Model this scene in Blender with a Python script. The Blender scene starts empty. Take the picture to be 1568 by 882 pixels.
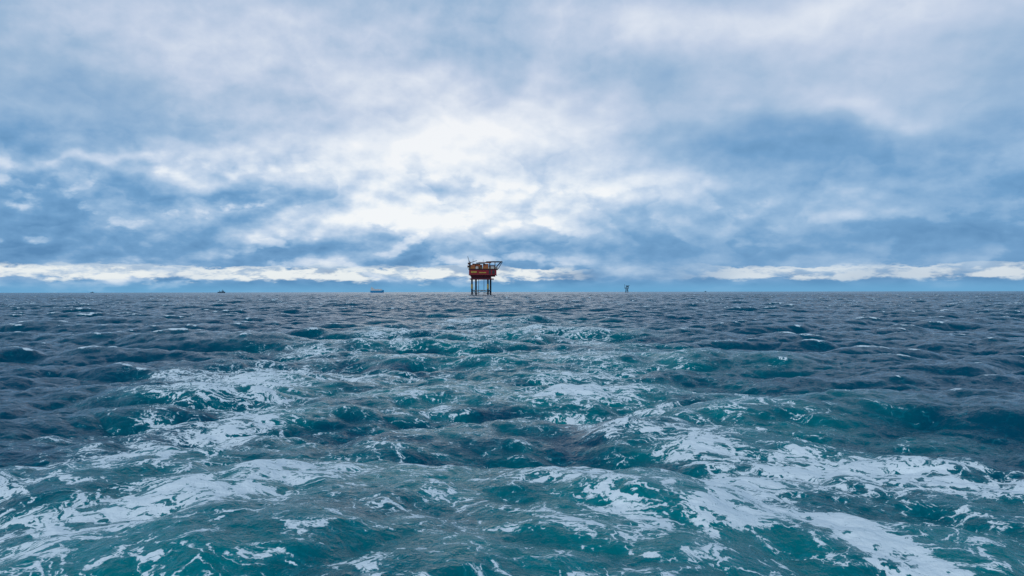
import bpy, math, numpy as np
from mathutils import Vector, Matrix
sc = bpy.context.scene
CAMH = 4.5; F = 1220.0; HY = 447.0
def W(X, Y, z=0.0):
    d = (CAMH - z) * F / (Y - HY)
    return ((X - 784) / F * d, d)

# ------------------------------------------------------------------ camera
cd = bpy.data.cameras.new("camera"); cam = bpy.data.objects.new("camera", cd)
sc.collection.objects.link(cam); sc.camera = cam
cd.sensor_width = 36; cd.lens = 36 * F / 1568; cd.clip_start = 0.1; cd.clip_end = 120000
cam.matrix_world = Matrix.Translation((0, 0, CAMH)) @ Matrix.Rotation(math.radians(90.28), 4, 'X') @ Matrix.Rotation(math.radians(-0.09), 4, 'Z')

# ------------------------------------------------------------------ node helper
class G:
    def __init__(s, nt): s.nt = nt; s.n = nt.nodes; s.l = nt.links
    def new(s, t, **k):
        nd = s.n.new(t)
        for a, b in k.items(): setattr(nd, a, b)
        return nd
    def put(s, sock, v):
        if v is None: return
        if isinstance(v, bpy.types.NodeSocket): s.l.new(v, sock)
        else: sock.default_value = v
    def m(s, op, a, b=None, c=None, clamp=False):
        nd = s.new('ShaderNodeMath', operation=op, use_clamp=clamp)
        s.put(nd.inputs[0], a); s.put(nd.inputs[1], b); s.put(nd.inputs[2], c)
        return nd.outputs[0]
    def add(s, a, b): return s.m('ADD', a, b)
    def mul(s, a, b): return s.m('MULTIPLY', a, b)
    def sub(s, a, b): return s.m('SUBTRACT', a, b)
    def vec(s, x, y, z=0.0):
        nd = s.new('ShaderNodeCombineXYZ'); s.put(nd.inputs[0], x); s.put(nd.inputs[1], y); s.put(nd.inputs[2], z); return nd.outputs[0]
    def vm(s, op, a, b):
        nd = s.new('ShaderNodeVectorMath', operation=op); s.put(nd.inputs[0], a); s.put(nd.inputs[1], b); return nd.outputs[0]
    def noise(s, v, scale, detail=5, rough=0.55, dist=0.0, col=False, lac=2.0):
        nd = s.new('ShaderNodeTexNoise'); s.put(nd.inputs['Vector'], v); nd.inputs['Scale'].default_value = scale
        nd.inputs['Detail'].default_value = detail; nd.inputs['Roughness'].default_value = rough
        nd.inputs['Distortion'].default_value = dist; nd.inputs['Lacunarity'].default_value = lac
        return nd.outputs['Color'] if col else nd.outputs['Fac']
    def sm(s, v, a, b, lo=0.0, hi=1.0):
        nd = s.new('ShaderNodeMapRange', interpolation_type='SMOOTHSTEP')
        s.put(nd.inputs['Value'], v); s.put(nd.inputs['From Min'], a); s.put(nd.inputs['From Max'], b)
        s.put(nd.inputs['To Min'], lo); s.put(nd.inputs['To Max'], hi); return nd.outputs['Result']
    def ramp(s, v, stops, interp='LINEAR'):
        nd = s.new('ShaderNodeValToRGB'); cr = nd.color_ramp; cr.interpolation = interp
        while len(cr.elements) < len(stops): cr.elements.new(0.5)
        for e, (p, c) in zip(cr.elements, stops):
            e.position = p
            e.color = (c, c, c, 1) if isinstance(c, float) else (*c, 1)
        s.put(nd.inputs[0], v); return nd.outputs[0]
    def mix(s, f, a, b, blend='MIX'):
        nd = s.new('ShaderNodeMix', data_type='RGBA', blend_type=blend)
        s.put(nd.inputs[0], f)
        s.put(nd.inputs[6], a if not isinstance(a, tuple) else (*a, 1)); s.put(nd.inputs[7], b if not isinstance(b, tuple) else (*b, 1))
        return nd.outputs[2]
def lin(r, g, b):
    f = lambda c: (c/255/12.92 if c/255 <= 0.04045 else ((c/255+0.055)/1.055)**2.4)
    return (f(r), f(g), f(b))

# ------------------------------------------------------------------ world sky
SUN_EL = math.radians(48); SUN_AZ = math.radians(-150)
w = bpy.data.worlds.new("World"); sc.world = w; w.use_nodes = True
nt = w.node_tree; nt.nodes.clear(); g = G(nt)
out = g.new('ShaderNodeOutputWorld'); bg = g.new('ShaderNodeBackground'); bg.inputs[1].default_value = 0.1
g.l.new(bg.outputs[0], out.inputs[0])
sky = g.new('ShaderNodeTexSky', sky_type='NISHITA'); sky.sun_disc = False
sky.sun_elevation = SUN_EL; sky.sun_rotation = SUN_AZ; sky.air_density = 1.2; sky.dust_density = 1.5
tc = g.new('ShaderNodeTexCoord'); dirv = g.vm('NORMALIZE', tc.outputs['Generated'], None)
sep = g.new('ShaderNodeSeparateXYZ'); g.l.new(dirv, sep.inputs[0])
x, y, z = sep.outputs
az = g.m('ARCTAN2', x, y); el = g.m('ARCSINE', z)
elp = g.m('MAXIMUM', el, 0.0)
zc = g.add(g.m('MAXIMUM', z, 0.0), 0.16)
q = g.vec(g.m('DIVIDE', x, zc), g.m('DIVIDE', y, zc))
wn = g.noise(g.vec(g.mul(az, 7.0), g.mul(elp, 9.0), 3.3), 1.0, 4, 0.52, 0.0, col=True)
ws = g.new('ShaderNodeSeparateXYZ'); g.l.new(wn, ws.inputs[0])
wamp = g.sm(elp, 0.0, 0.2, 0.012, 0.12)
aw = g.add(az, g.mul(g.sub(ws.outputs[0], 0.5), g.mul(wamp, 2.2)))
ew = g.add(elp, g.mul(g.sub(ws.outputs[1], 0.5), wamp))
def AE(X, Y):
    a = math.atan((X - 784) / F); return a, math.atan((HY - Y) / F * math.cos(a))
def gauss(X, Y, sx, sy, amp):
    a0, e0 = AE(X, Y)
    da = g.mul(g.sub(aw, a0), F / sx); de = g.mul(g.sub(ew, e0), F / sy)
    r2 = g.add(g.mul(da, da), g.mul(de, de))
    return g.mul(g.m('EXPONENT', g.mul(r2, -1.0)), amp)
E = lambda Y: (HY - Y) / F / 0.80
base = g.ramp(g.m('DIVIDE', ew, 0.80), [(0.0, 0.20), (E(436), 0.20), (E(398), 0.34), (E(370), 0.42), (E(330), 0.54), (E(260), 0.58), (E(120), 0.56), (E(0), 0.56), (E(-60), 0.36), (E(-200), 0.05), (1.0, 0.0)])
t = base
for a in [(700, 220, 240, 80, .44), (600, 345, 200, 26, .34), (780, 322, 90, 22, .28), (400, 70, 300, 80, .14), (1060, 40, 190, 50, .28), (1400, 20, 160, 40, .10),
          (1330, 150, 90, 28, .18), (700, 95, 110, 40, -.22), (980, 130, 120, 35, -.06), (1230, 225, 280, 42, -.30), (1050, 200, 120, 36, -.08), (1500, 300, 150, 55, -.22), (1400, 365, 300, 24, -.10),
          (60, 130, 230, 90, -.18), (250, 215, 200, 24, -.12), (110, 318, 150, 30, -.20), (400, 310, 90, 22, -.18), (20, 275, 45, 20, -.14), (250, 380, 330, 15, -.20),
          (140, 246, 130, 9, .30), (300, 290, 26, 28, .34), (430, 248, 60, 20, .18), (1000, 300, 170, 20, .14), (900, 290, 80, 35, .06)]:
    t = g.add(t, gauss(*a))
N1 = g.noise(q, 1.7, 6, 0.50)
def bil(e_off, a_off=0.0):
    ee = g.m('POWER', g.m('MAXIMUM', g.add(elp, e_off), 0.0005), 0.72)
    v = g.vec(g.mul(g.add(az, a_off), 12.0), g.mul(ee, 15.0), 1.7)
    return g.noise(v, 1.0, 6, 0.50)
B0 = bil(0.0); B1 = bil(0.011, -0.006)
relief = g.sub(B0, B1)
lowmask = g.sm(elp, 0.09, 0.22, 1.0, 0.35)
lefty = g.sm(az, -0.1, 0.30, 1.0, 0.55)
lm = g.mul(lowmask, lefty)
lump = g.sm(B0, 0.485, 0.535); lump1 = g.sm(B1, 0.475, 0.545)
rim = g.m('MAXIMUM', g.sub(lump, lump1), 0.0)
t = g.add(t, g.mul(g.sub(N1, 0.5), g.sm(elp, 0.10, 0.24, 0.25, 0.60)))
t = g.add(t, g.mul(g.sub(lump, 0.5), g.mul(lm, -0.17)))
t = g.add(t, g.mul(rim, g.mul(g.mul(lm, g.mul(lefty, g.sm(elp, 0.10, 0.17, 1.0, 0.2))), 0.26)))
t = g.add(t, g.mul(relief, g.mul(lm, 1.8)))
sn = g.noise(g.vec(g.mul(az, 24.0), g.mul(elp, 80.0), 9.1), 1.0, 5, 0.6)
sn2 = g.noise(g.vec(g.mul(az, 4.0), 0.0, 5.1), 1.0, 2, 0.5)
es = g.add(elp, g.mul(g.sub(sn, 0.5), 0.030))
lowcut = g.sm(es, 0.013, 0.0185)
hicut = g.sm(es, 0.0285, 0.0325, 1.0, 0.0)
strip = g.mul(lowcut, hicut)
left = g.sm(az, 0.02, 0.14, 1.0, 0.0); right = g.sm(az, 0.17, 0.30, 0.0, 0.60)
cov = g.add(g.m('MAXIMUM', left, right), g.mul(g.sub(sn2, 0.48), 1.2))
strip = g.mul(strip, g.m('MINIMUM', g.m('MAXIMUM', g.mul(cov, g.sm(sn, 0.40, 0.56, 0.30, 1.0)), 0.06), 1.0))
ramp_low = g.ramp(t, [(0.05, lin(84, 136, 184)), (0.3, lin(110, 159, 204)), (0.5, lin(150, 185, 220)), (0.7, lin(194, 213, 236)), (0.9, lin(232, 240, 249)), (1.0, lin(246, 249, 252))])
ramp_hi = g.ramp(t, [(0.0, lin(30, 100, 140)), (0.28, lin(120, 162, 203)), (0.5, lin(158, 186, 216)), (0.7, lin(195, 209, 231)), (0.9, lin(230, 236, 246)), (1.0, lin(245, 247, 251))])
c = g.mix(g.sm(elp, 0.1, 0.25), ramp_low, ramp_hi)
c = g.mix(strip, c, lin(236, 242, 244))
hz = g.sm(elp, 0.0, 0.018, 0.85, 0.0)
c = g.mix(hz, c, lin(108, 172, 215))
c = g.mix(1.0, c, (10.0, 10.0, 10.0), 'MULTIPLY')
c = g.mix(0.05, c, sky.outputs[0])
g.l.new(c, bg.inputs[0])
w.cycles.sampling_method = 'MANUAL'; w.cycles.sample_map_resolution = 512

sd = bpy.data.lights.new("sun", 'SUN'); sd.energy = 1.4; sd.angle = math.radians(12); sd.color = (1.0, 0.98, 0.95)
so = bpy.data.objects.new("sun", sd); sc.collection.objects.link(so)
dv = Vector((math.sin(SUN_AZ) * math.cos(SUN_EL), math.cos(SUN_AZ) * math.cos(SUN_EL), math.sin(SUN_EL)))
so.rotation_euler = dv.to_track_quat('Z', 'Y').to_euler()
sc.view_settings.view_transform = 'Standard'; sc.view_settings.look = 'None'; sc.view_settings.exposure = 0

# ------------------------------------------------------------------ sea geometry
def band(L, N, lmin, lmax, wind, alpha=0.016, lp=16.0, spread=2.0, iso=0.0, seed=0):
    r = np.random.default_rng(seed)
    k1 = np.fft.fftfreq(N, 1.0 / N) * 2 * np.pi / L
    kx, ky = np.meshgrid(k1, k1, indexing='ij'); k = np.hypot(kx, ky); k[0, 0] = 1e-6
    kp = 2 * np.pi / lp
    th = np.arctan2(ky, kx) - wind
    D = np.abs(np.cos(th)) ** (2 * spread) ; D = D * (np.cos(th) > 0) * 1.0 + D * (np.cos(th) <= 0) * 0.1
    D = D + iso; D = D / (2*np.pi) / max(D.mean(), 1e-6)
    S = alpha / 2 * k ** -4.0 * np.exp(-1.0 * (kp / k) ** 2) * D
    def ss(x, a, b): u = np.clip((x - a) / (b - a), 0, 1); return u * u * (3 - 2 * u)
    lam = 2 * np.pi / k
    S = S * ss(lam, lmin * 0.9, lmin * 1.1) * (1 - ss(lam, lmax * 0.9, lmax * 1.1)); S[0, 0] = 0
    dk = 2 * np.pi / L
    A = (r.normal(size=(N, N)) + 1j * r.normal(size=(N, N))) * np.sqrt(S) * dk
    f = lambda a: np.real(np.fft.ifft2(a)) * N * N
    return dict(L=L, N=N, h=f(A), dx=f(1j * kx / k * A), dy=f(1j * ky / k * A), j=f(k * A))
def samp(b, key, X, Y, rot):
    c_, s_ = math.cos(rot), math.sin(rot)
    u = (X * c_ + Y * s_) / b['L'] * b['N']; v = (-X * s_ + Y * c_) / b['L'] * b['N']
    i = np.floor(u).astype(np.int64); j = np.floor(v).astype(np.int64); fu = (u - i).astype(np.float32); fv = (v - j).astype(np.float32)
    N = b['N']; i0 = i % N; i1 = (i + 1) % N; j0 = j % N; j1 = (j + 1) % N
    out = []
    for kk in key:
        a = b[kk].astype(np.float32)
        out.append(a[i0, j0] * (1 - fu) * (1 - fv) + a[i1, j0] * fu * (1 - fv) + a[i0, j1] * (1 - fu) * fv + a[i1, j1] * fu * fv)
    return out
def sstep(x, a, b):
    u = np.clip((x - a) / (b - a), 0, 1); return u * u * (3 - 2 * u)

APY = -9.0
r = [14.0]
while r[-1] < 40000:
    rr = r[-1]
    s = 0.0021 if rr < 120 else (0.0021 + (rr - 120) / 400 * 0.002 if rr < 520 else (0.0041 if rr < 1500 else (0.01 if rr < 6000 else 0.04)))
    r.append(rr * (1 + s))
r = np.array([0.6, 2, 4, 6, 8, 10, 12] + r)
dense = np.radians(np.arange(-40, 40.001, 0.072))
coarse = np.radians(np.arange(43, 318, 3.0))
th = np.concatenate([dense, coarse]); nT = len(th); nR = len(r)
print("grid", nR, nT)
R, T = np.meshgrid(r, th, indexing='ij')
PX = (R * np.sin(T)).ravel(); PY = (R * np.cos(T) + APY).ravel()
dr = np.gradient(r)
spR = np.repeat(dr, nT)
dth = np.full(nT, math.radians(0.072)); dth[len(dense):] = math.radians(3); dth[0] = dth[len(dense) - 1] = math.radians(1.5)
spT = (R * dth[None, :]).ravel()
sp = np.maximum(spR, spT)
H = np.zeros_like(PX); DX = np.zeros_like(PX); DY = np.zeros_like(PX); J = np.zeros_like(PX)
wind = math.radians(-100)
bands = [(420, 512, 9.0, 60, wind, 2.2, 0.02, 0.0, 8, 50), (137, 512, 2.6, 9.0, wind + .15, 1.4, 0.10, 0.33, 4, 12), (41, 512, 0.75, 2.6, wind - .2, 1.0, 0.25, -0.21, 0.9, 3.2), (11.3, 512, 0.16, 0.75, wind, 0.8, 0.4, 0.57, 0.12, 0.6)]
wake_c = np.interp(PY, [0, 10, 25, 50, 100, 300, 3000], [0, 0, -.5, -1, -2, -5, -40])
wake_w = np.interp(PY, [0, 12, 20, 45, 90, 250, 1100, 3000], [12, 12, 12.5, 16, 18, 18, 20, 30])
inw = np.exp(-(np.abs(PX - wake_c) / wake_w) ** 4) * (1 - sstep(PY, 70, 220))
lost = np.zeros_like(PX)
for n, (L, N, lo, hi, wd, spd, iso, rot, f0, f1) in enumerate(bands):
    b = band(L, N, lo, hi, wd, [0.048, 0.062, 0.050, 0.036][n], 21.0, spd, iso, seed=11 + n)
    wt = 1 - sstep(sp, f0, f1)
    h, dx, dy, jj = samp(b, ['h', 'dx', 'dy', 'j'], PX, PY, rot)
    c_, s_ = math.cos(rot), math.sin(rot)
    gx = dx * c_ - dy * s_; gy = dx * s_ + dy * c_
    k = wt * (1.0 - [0, .30, .25, .20][n] * inw)
    kc = k * (1 - sstep(sp, lo / 3, lo)) * 1.1
    H += h * k; DX -= gx * kc; DY -= gy * kc
    if n in (0, 1, 2): J += jj * k
    lost += (1 - wt) * [0.1, 0.3, 0.35, 0.25][n]
    print("band", n, "std h", b['h'].std(), "slope", b['j'].std())
b = band(53, 512, 0.9, 8, 0, 0.028, 7.0, 0.0, 1.0, seed=99)
h, = samp(b, ['h'], PX, PY, 0.4); H += 1.0 * h * inw * (1 - sstep(sp, 0.3, 1.2))
bf = band(90, 512, 3, 40, 0, 0.02, 30.0, 0.0, 1.0, seed=5); nf, = samp(bf, ['h'], PX, PY, 0.9); nf = nf / bf['h'].std()
bg2 = band(29, 512, 0.8, 9, 0, 0.02, 7.0, 0.0, 1.0, seed=6); ng, = samp(bg2, ['h'], PX, PY, 0.2); ng = ng / bg2['h'].std()
def pl(pts, amp):
    """soft band round a polyline; located from the photograph, stored in metres"""
    P = [(*W(a, b_), w_) for a, b_, w_ in pts]; res = np.zeros_like(PX)
    QX = PX + 0.5 * nf + 0.25 * ng; QY = PY + 0.7 * nf - 0.3 * ng
    for (x0, y0, w0), (x1, y1, w1) in zip(P[:-1], P[1:]):
        vx, vy = x1 - x0, y1 - y0; tt = np.clip(((QX - x0) * vx + (QY - y0) * vy) / (vx * vx + vy * vy), 0, 1)
        d = np.hypot(QX - x0 - tt * vx, QY - y0 - tt * vy); ww = w0 + (w1 - w0) * tt
        res = np.maximum(res, np.exp(-(d / ww) ** 2.6))
    return res * amp
foam = np.zeros_like(PX)
for pts, amp in [
    ([(-250, 800, 3.2), (60, 740, 3.6), (190, 690, 4.0), (300, 655, 3.6)], 0.88),
    ([(-100, 860, 2.6), (120, 850, 2.6), (330, 800, 2.7), (460, 760, 1.8)], 0.76),
    ([(300, 655, 3.2), (380, 590, 4.4), (400, 562, 5), (600, 575, 4)], 0.68),
    ([(420, 560, 6), (560, 530, 8), (700, 505, 11), (740, 492, 10)], 0.50),
    ([(1060, 860, .6), (1120, 800, 1.1), (1125, 740, 1.6), (1060, 680, 2.1), (900, 670, 1.8)], 0.82),
    ([(1120, 760, 1.4), (1300, 800, 1.3), (1450, 850, 1.1), (1600, 900, 1.0)], 0.92),
    ([(1130, 720, 1.8), (1280, 700, 2.4), (1568, 720, 2.1), (1800, 730, 2.1)], 0.78),
    ([(1080, 680, 2.4), (1000, 630, 3.0), (900, 580, 4.5), (880, 540, 6.0), (850, 510, 8)], 0.50),
    ([(540, 700, 1.6), (640, 760, 1.2), (820, 740, 1.4), (930, 790, 1.3), (960, 860, 1.1)], 0.54)]:
    foam = np.maximum(foam, pl(pts, amp))
foam = np.maximum(foam, 0.38 * inw)
foam = foam * (1 + 0.15 * nf + 0.13 * ng)
Jn = J / J.std()
foam += 0.09 * np.clip(Jn, -1, 2.5) * inw
cap = sstep(Jn + 0.25 * ng, 2.5, 3.3) * 0.98 * (1 - inw)
foam = np.clip(np.maximum(foam, cap), 0, 1)
aer_glow = np.clip(inw * (0.66 + 0.20 * nf + 0.22 * ng + 0.45 * np.clip(H, -1, 1)) * (1 - 0.65 * sstep(PY, 30, 130)) + 0.08 * np.clip(H, 0, 1.5), 0, 1)  # aerated wake, plus light through crests painted as turquoise rising with height
VX = PX + DX; VY = PY + DY; VZ = H
co = np.stack([VX, VY, VZ], 1).astype(np.float32)
nv = nR * nT
co = np.vstack([co, [[0, APY, 0]]]).astype(np.float32)
ii = np.arange(nR - 1)[:, None] * nT; jj = np.arange(nT)[None, :]; j2 = (jj + 1) % nT
quads = np.stack([(ii + jj), (ii + nT + jj), (ii + nT + j2), (ii + j2)], -1).reshape(-1, 4)
tris = np.stack([np.full(nT, nv), np.arange(nT), (np.arange(nT) + 1) % nT], 1)
flat = np.stack([PX, PY], 1)
def up(f):
    a, b_, c_ = flat[f[0]], flat[f[1]], flat[f[2]]; u_, v_ = b_ - a, c_ - a; return u_[0] * v_[1] - u_[1] * v_[0] > 0
if not up(quads[nT * 500 + 300]): quads = quads[:, ::-1]
if flat[tris[300][1]][0] > flat[tris[300][2]][0]: pass
else: tris = tris[:, ::-1]
me = bpy.data.meshes.new("sea"); me.vertices.add(len(co)); me.vertices.foreach_set('co', co.ravel())
loops = np.concatenate([quads.ravel(), tris.ravel()]).astype(np.int32)
me.loops.add(len(loops)); me.loops.foreach_set('vertex_index', loops)
nf_ = len(quads) + len(tris); me.polygons.add(nf_)
ls = np.concatenate([np.arange(len(quads)) * 4, len(quads) * 4 + np.arange(len(tris)) * 3]).astype(np.int32)
me.polygons.foreach_set('loop_start', ls)
me.polygons.foreach_set('use_smooth', np.ones(nf_, dtype=bool))
me.update(calc_edges=True)
for nme, arr in (('foam', foam), ('aeration_crest_glow', aer_glow), ('lost', lost)):
    at = me.attributes.new(nme, 'FLOAT', 'POINT'); at.data.foreach_set('value', np.append(arr, 0).astype(np.float32))
sea = bpy.data.objects.new("sea_water", me); sc.collection.objects.link(sea)

mt = bpy.data.materials.new("sea_water"); mt.use_nodes = True; mt.node_tree.nodes.clear(); g = G(mt.node_tree)
out = g.new('ShaderNodeOutputMaterial'); bs = g.new('ShaderNodeBsdfPrincipled'); g.l.new(bs.outputs[0], out.inputs[0])
def attr(n): nd = g.new('ShaderNodeAttribute', attribute_name=n); return nd.outputs['Fac']
fo, ae_glow, lo_ = attr('foam'), attr('aeration_crest_glow'), attr('lost')
geo = g.new('ShaderNodeNewGeometry'); sp_ = g.new('ShaderNodeSeparateXYZ'); g.l.new(geo.outputs['Position'], sp_.inputs[0])
P = g.vec(sp_.outputs[0], sp_.outputs[1], 0.0)
wv = g.vm('SUBTRACT', g.noise(P, 0.55, 2, 0.5, col=True), (0.5, 0.5, 0.5))
wv2 = g.vm('SUBTRACT', g.noise(P, 2.6, 3, 0.6, col=True), (0.5, 0.5, 0.5))
Pw = g.vm('ADD', P, g.vm('MULTIPLY', wv, (2.2, 2.2, 0))); Pw = g.vm('ADD', Pw, g.vm('MULTIPLY', wv2, (.7, .7, 0)))
Pw = g.vm('MULTIPLY', Pw, (0.85, 1.0, 1.0))
def ridge(scale, det, w_=5.0):
    n = g.noise(Pw, scale, det, 0.5)
    return g.sub(1.0, g.m('MINIMUM', g.mul(g.m('ABSOLUTE', g.sub(n, 0.5)), w_), 1.0))
def cell(scale, k):
    nd = g.new('ShaderNodeTexVoronoi', feature='DISTANCE_TO_EDGE'); g.put(nd.inputs['Vector'], Pw); nd.inputs['Scale'].default_value = scale
    return g.sub(1.0, g.m('MINIMUM', g.mul(nd.outputs['Distance'], k), 1.0))
R1 = ridge(1.1, 2, 7.0); R2 = ridge(3.6, 2, 7.0)
V1 = cell(1.6, 2.9); V2 = cell(4.4, 2.9)
fine = g.noise(Pw, 12.0, 4, 0.7)
lowp = g.noise(Pw, 0.45, 3, 0.5)
pat = g.add(g.add(g.mul(R1, 0.21), g.mul(R2, 0.22)), g.add(g.mul(V1, 0.30), g.mul(V2, 0.26)))
pat = g.add(pat, g.add(g.mul(g.sub(lowp, 0.5), 0.50), g.mul(g.sub(fine, 0.5), 0.60)))
thr = g.sub(1.02, g.mul(fo, 0.68))
fm = g.sm(g.sub(pat, thr), -0.01, 0.12)
film = g.sm(g.sub(pat, thr), -0.33, 0.12)
deep = g.mix(g.noise(P, 0.05, 2), (0.0, 0.052, 0.100), (0.0, 0.066, 0.116))
teal = (0.0, 0.172, 0.196)
wc = g.mix(ae_glow, deep, teal)
wc = g.mix(g.mul(film, 0.28), wc, (0.01, 0.34, 0.42))
col = g.mix(g.mul(fm, 0.97), wc, (0.80, 0.90, 0.95))
g.l.new(col, bs.inputs['Base Color'])
ro = g.add(0.06, g.mul(lo_, 0.14)); g.l.new(g.add(ro, g.mul(fm, 0.45)), bs.inputs['Roughness'])
bs.inputs['IOR'].default_value = 1.33
g.l.new(g.sub(0.24, g.mul(fm, 0.16)), bs.inputs['Specular IOR Level'])
hn = g.add(g.mul(g.noise(P, 5.0, 4, 0.64, 0.3), 0.060), g.mul(g.noise(g.vm('MULTIPLY', P, (0.7, 1.4, 1)), 0.8, 3, 0.6), g.mul(lo_, 0.50)))
bp = g.new('ShaderNodeBump'); bp.inputs['Strength'].default_value = 1.0; bp.inputs['Distance'].default_value = 1.0
g.l.new(hn, bp.inputs['Height']); g.l.new(bp.outputs[0], bs.inputs['Normal'])
me.materials.append(mt)

# ------------------------------------------------------------------ objects
def mat(name, c, rough=0.6, metal=0.0, var=0.25, sc_=0.6):
    m_ = bpy.data.materials.new(name); m_.use_nodes = True; g = G(m_.node_tree); b_ = m_.node_tree.nodes['Principled BSDF']
    t_ = g.new('ShaderNodeTexCoord'); n_ = g.noise(t_.outputs['Object'], sc_, 6, 0.65)
    cc = g.mix(g.sm(n_, 0.35, 0.7), c, tuple(v * (1 - var) * 0.8 for v in c)); g.l.new(cc, b_.inputs['Base Color'])
    b_.inputs['Roughness'].default_value = rough; b_.inputs['Metallic'].default_value = metal; return m_
RED = mat("red_paint", (0.32, 0.008, 0.025)); DRED = mat("dark_red_paint", (0.13, 0.008, 0.028)); ORG = mat("orange_paint", (0.42, 0.12, 0.04))
YEL = mat("yellow_paint", (0.52, 0.35, 0.06)); STL = mat("dark_steel", (0.025, 0.035, 0.05)); GRY = mat("grey_steel", (0.26, 0.30, 0.33))
WHT = mat("white_paint", (0.74, 0.77, 0.80)); BRN = mat("rusty_steel", (0.08, 0.035, 0.03)); BLU = mat("blue_hull_paint", (0.02, 0.32, 0.64)); HZ = mat("painted_haze_grey_blue", (0.11, 0.23, 0.32)); HZD = mat("painted_haze_dark_blue_grey", (0.05, 0.12, 0.18))  # HZ and HZD: distance haze mixed into the colour of far objects
class Builder:
    def __init__(s, name, loc, yaw=0):
        s.e = bpy.data.objects.new(name, None); sc.collection.objects.link(s.e); s.e.location = loc; s.e.rotation_euler = (0, 0, yaw); s.e.empty_display_size = 5
    def mesh(s, name, V, Fc, m_):
        me = bpy.data.meshes.new(name); me.from_pydata(V, [], Fc); me.update(); me.materials.append(m_)
        o = bpy.data.objects.new(name, me); sc.collection.objects.link(o); o.parent = s.e; return o
    def boxes(s, name, lst, m_):
        V, Fc = [], []
        for (x0, x1, y0, y1, z0, z1) in lst:
            n = len(V); V += [(x0, y0, z0), (x1, y0, z0), (x1, y1, z0), (x0, y1, z0), (x0, y0, z1), (x1, y0, z1), (x1, y1, z1), (x0, y1, z1)]
            Fc += [[n + i for i in f] for f in ((0, 3, 2, 1), (4, 5, 6, 7), (0, 1, 5, 4), (1, 2, 6, 5), (2, 3, 7, 6), (3, 0, 4, 7))]
        return s.mesh(name, V, Fc, m_)
    def tubes(s, name, lst, m_, seg=12):
        V, Fc = [], []
        for (a, b_, r0, *rr) in lst:
            r1 = rr[0] if rr else r0; a = Vector(a); b_ = Vector(b_); d = (b_ - a).normalized()
            u = d.orthogonal().normalized(); v = d.cross(u); n = len(V)
            for p, r_ in ((a, r0), (b_, r1)):
                for i in range(seg):
                    an = 2 * math.pi * i / seg; V.append(tuple(p + (u * math.cos(an) + v * math.sin(an)) * r_))
            for i in range(seg): Fc.append([n + i, n + (i + 1) % seg, n + seg + (i + 1) % seg, n + seg + i])
            Fc.append([n + i for i in range(seg)][::-1]); Fc.append([n + seg + i for i in range(seg)])
        return s.mesh(name, V, Fc, m_)

D = 1100.0; S = D / F
o = Builder("offshore_gas_platform", ((741 - 784) / F * D, D, 0), 0)
X = lambda p: (p - 741) * S
Z = lambda p: (452 - p) * S
corners = [(X(723.3), -11), (X(747.5), -11), (X(728.2), 13), (X(750.8), 13)]
o.tubes("legs", [((a, b, -12), (a, b, Z(427)), 1.25) for a, b in corners], STL)
o.tubes("leg_yellow_bands", [((a, b, Z(442)), (a, b, Z(435)), 1.35) for a, b in corners[:2]], YEL)
br = []
c4 = [corners[0], corners[1], corners[3], corners[2]]
for i in range(4):
    a, b = c4[i], c4[(i + 1) % 4]
    br += [((*a, Z(444.5)), (*b, Z(444.5)), .5), ((*a, Z(450)), ((a[0]+b[0])/2, (a[1]+b[1])/2, Z(444.5)), .42), ((*b, Z(450)), ((a[0]+b[0])/2, (a[1]+b[1])/2, Z(444.5)), .42)]
o.tubes("jacket_bracing", br, GRY)
o.tubes("risers", [((X(733), 0, -5), (X(733), 0, Z(427)), .35), ((X(741), 2, -5), (X(741), 2, Z(427)), .3)], BRN)
o.boxes("cellar_deck", [(X(720), X(756), -14, 15, Z(428), Z(426.6)), (X(722), X(752), -12, 13, Z(426.6), Z(423.5))], DRED)
o.boxes("main_module", [(X(719), X(760), -15, 16, Z(421), Z(413)), (X(721), X(758), -13, 14, Z(423.5), Z(421))], RED)
o.boxes("deck_edges", [(X(718), X(762), -15.8, 17, Z(413), Z(412)), (X(718.5), X(761), -15.6, 17, Z(421.6), Z(421))], BRN)
o.boxes("name_board", [(X(722), X(731), -15.3, -15.05, Z(418.2), Z(415.5)), (X(734), X(745), -15.3, -15.05, Z(418.6), Z(417))], YEL)
o.boxes("module_openings", [(X(749), X(752), -15.3, -15.05, Z(420), Z(414)), (X(754), X(758), -15.3, -15.05, Z(420), Z(414.5))], STL)
o.boxes("upper_cabins", [(X(721), X(728), -12, -2, Z(412), Z(406)), (X(740), X(748), -12, 0, Z(412), Z(404.5)), (X(729.5), X(738), -8, 10, Z(412), Z(405.5))], ORG)
o.boxes("process_skids", [(X(749), X(758), -10, 6, Z(412), Z(406.5)), (X(723), X(735), 2, 14, Z(412), Z(403.5)), (X(736), X(739), -13, -9, Z(412), Z(407))], BRN)
o.boxes("containers", [(X(729), X(733), -13, -9, Z(412), Z(408.6)), (X(752), X(757), -14, -11, Z(412), Z(408.5))], WHT)
o.tubes("vessels", [((X(730), -13, Z(403.5)), (X(743), -13, Z(403.5)), 1.1), ((X(758), -9, Z(410)), (X(762), -9, Z(410)), 1.3)], GRY)
hx, hy, hr, hz_ = X(757), 2, 12.2, Z(401.4)
V = []; n8 = 8
for zz in (hz_, hz_ + 1.0):
    for i in range(n8):
        an = math.pi / 8 + i * math.pi / 4; V.append((hx + hr * math.cos(an), hy + hr * math.sin(an), zz))
Fc = [list(range(n8))[::-1], list(range(n8, 2 * n8))] + [[i, (i + 1) % n8, n8 + (i + 1) % n8, n8 + i] for i in range(n8)]
o.mesh("helideck", V, Fc, STL)
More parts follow.
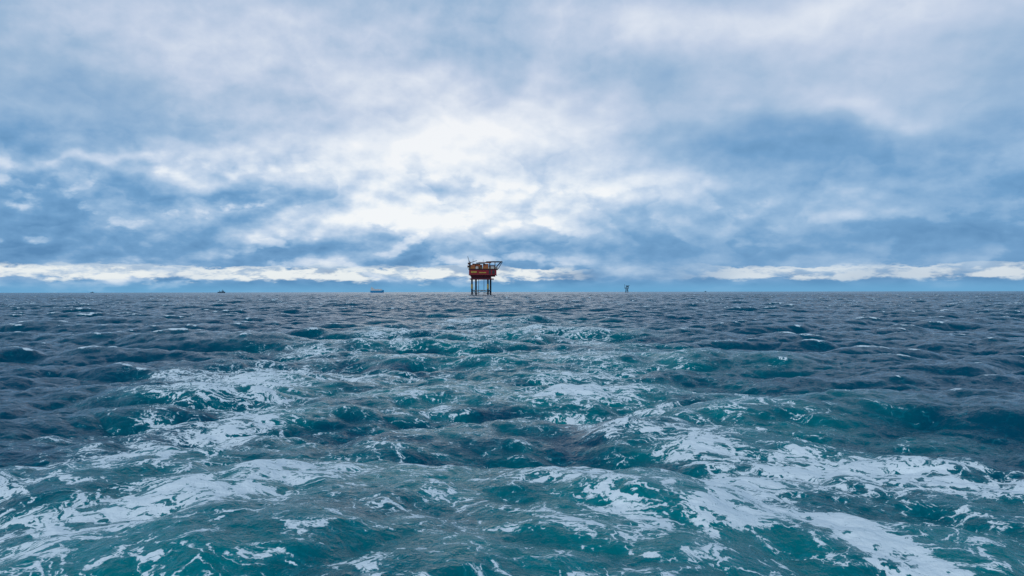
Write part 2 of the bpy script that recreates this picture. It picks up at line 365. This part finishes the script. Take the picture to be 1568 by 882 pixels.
o.tubes("helideck_struts", [((X(757), sy, Z(412)), (X(767), sy * 1.2, hz_), .45) for sy in (-6, 6)] + [((X(750), sy, Z(412)), (X(750), sy, hz_), .45) for sy in (-8, 8)] + [((X(758), sy, Z(412)), (X(758), sy, hz_), .4) for sy in (-7, 7)] + [((X(762), sy, Z(413)), (X(769), sy * 1.2, hz_), .3) for sy in (-4, 4)], BRN, 8)
o.boxes("upper_deck", [(X(733), X(752), -10, 12, Z(402.4), Z(401.6))], ORG)
o.tubes("crane", [((X(720), -12, Z(412)), (X(720), -12, Z(404)), 1.1), ((X(720), -12, Z(403)), (X(717), -14, Z(393)), .45, .25), ((X(720), -12, Z(403)), (X(731), -13, Z(399.5)), .5, .3), ((X(718), -12, Z(400)), (X(722), -12, Z(402.2)), .3)], STL, 8)
o.boxes("crane_cab", [(X(717.2), X(721.5), -13.5, -10.5, Z(405.5), Z(402.5)), (X(716.6), X(718.8), -14, -11, Z(410), Z(407))], BRN)
rl = []
for yy in (-15.6, 16.8):
    for zz in (1.0, 2.0): rl.append(((X(718), yy, Z(412) + zz), (X(762), yy, Z(412) + zz), .09))
    for i in range(23): rl.append(((X(718 + i * 2), yy, Z(412)), (X(718 + i * 2), yy, Z(412) + 2), .09))
o.tubes("railings", rl, YEL, 5)
o.tubes("antennas", [((X(724), 8, Z(403.5)), (X(724), 8, Z(396)), .22), ((X(740), 0, Z(402)), (X(740), 0, Z(397.5)), .2), ((X(768.5), 4, hz_), (X(768.5), 4, Z(399)), .15)], GRY, 6)

D = 4200.0; S = D / F; base = HY + CAMH * F / D
o = Builder("distant_wellhead_platform", ((960 - 784) / F * D, D, 0))
X = lambda p: (p - 960) * S
Z = lambda p: (base - p) * S
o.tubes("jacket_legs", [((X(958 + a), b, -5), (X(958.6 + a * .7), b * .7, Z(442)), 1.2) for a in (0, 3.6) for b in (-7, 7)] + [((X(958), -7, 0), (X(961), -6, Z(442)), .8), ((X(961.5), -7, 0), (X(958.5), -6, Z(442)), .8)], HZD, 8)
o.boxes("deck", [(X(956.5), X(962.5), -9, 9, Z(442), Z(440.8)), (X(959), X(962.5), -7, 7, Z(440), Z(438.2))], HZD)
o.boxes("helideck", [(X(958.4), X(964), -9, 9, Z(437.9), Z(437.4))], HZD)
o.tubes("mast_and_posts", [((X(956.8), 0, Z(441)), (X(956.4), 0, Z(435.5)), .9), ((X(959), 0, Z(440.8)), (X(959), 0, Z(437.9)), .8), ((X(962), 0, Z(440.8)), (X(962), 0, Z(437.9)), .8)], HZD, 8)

def ship(name, cx, length_px, D, hull_m, sup_m, hh, blocks, masts):
    S = D / F; o = Builder(name, ((cx - 784) / F * D, D, 0)); L = length_px * S / 2; Bm = L * 0.16
    prof = [(-1.0, .75), (-.9, .95), (-.5, 1), (.5, 1), (.8, .7), (1.0, .05)]
    V = []; 
    for zf, sx, k in ((-2, .93, .8), (hh * .45, .97, .95), (hh, 1.0, 1.0)):
        for (px_, w_) in prof: V.append((px_ * L * sx, -w_ * Bm * k, zf + (hh * .25 if px_ > .75 and zf == hh else 0)))
        for (px_, w_) in prof[::-1]: V.append((px_ * L * sx, w_ * Bm * k, zf + (hh * .25 if px_ > .75 and zf == hh else 0)))
    n = 12; Fc = []
    for lv in (0, 1):
        for i in range(n): Fc.append([lv * n + i, lv * n + (i + 1) % n, (lv + 1) * n + (i + 1) % n, (lv + 1) * n + i])
    Fc.append([2 * n + i for i in range(n)]); Fc.append(list(range(n))[::-1])
    o.mesh("hull", V, Fc, hull_m)
    o.boxes("superstructure", [(a * L, b * L, -Bm * .8, Bm * .8, hh * z0, hh * z1) for a, b, z0, z1 in blocks], sup_m)
    o.tubes("masts_and_funnel", [((a * L, 0, hh * z0), (a * L, 0, hh * z1), r_) for a, z0, z1, r_ in masts], sup_m, 8)
ship("cargo_ship", 577.5, 21, 5200, BLU, WHT, 14, [(-.92, -.45, 1.02, 2.1), (-.45, .55, 1.02, 1.7), (.55, .72, 1.02, 1.5), (-.9, -.62, 2.12, 2.5)], [(-.8, 2.4, 3.0, 1.4), (.1, 1.3, 2.3, .8), (.6, 1.3, 2.0, .8)])
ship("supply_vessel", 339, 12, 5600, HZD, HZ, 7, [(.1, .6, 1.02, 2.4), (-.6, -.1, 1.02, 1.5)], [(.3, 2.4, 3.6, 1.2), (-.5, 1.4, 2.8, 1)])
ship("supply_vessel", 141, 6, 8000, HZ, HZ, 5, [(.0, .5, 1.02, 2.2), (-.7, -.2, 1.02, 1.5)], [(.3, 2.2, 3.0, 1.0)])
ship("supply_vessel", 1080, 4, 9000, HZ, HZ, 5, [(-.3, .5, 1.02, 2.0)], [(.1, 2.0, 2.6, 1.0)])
print("done")
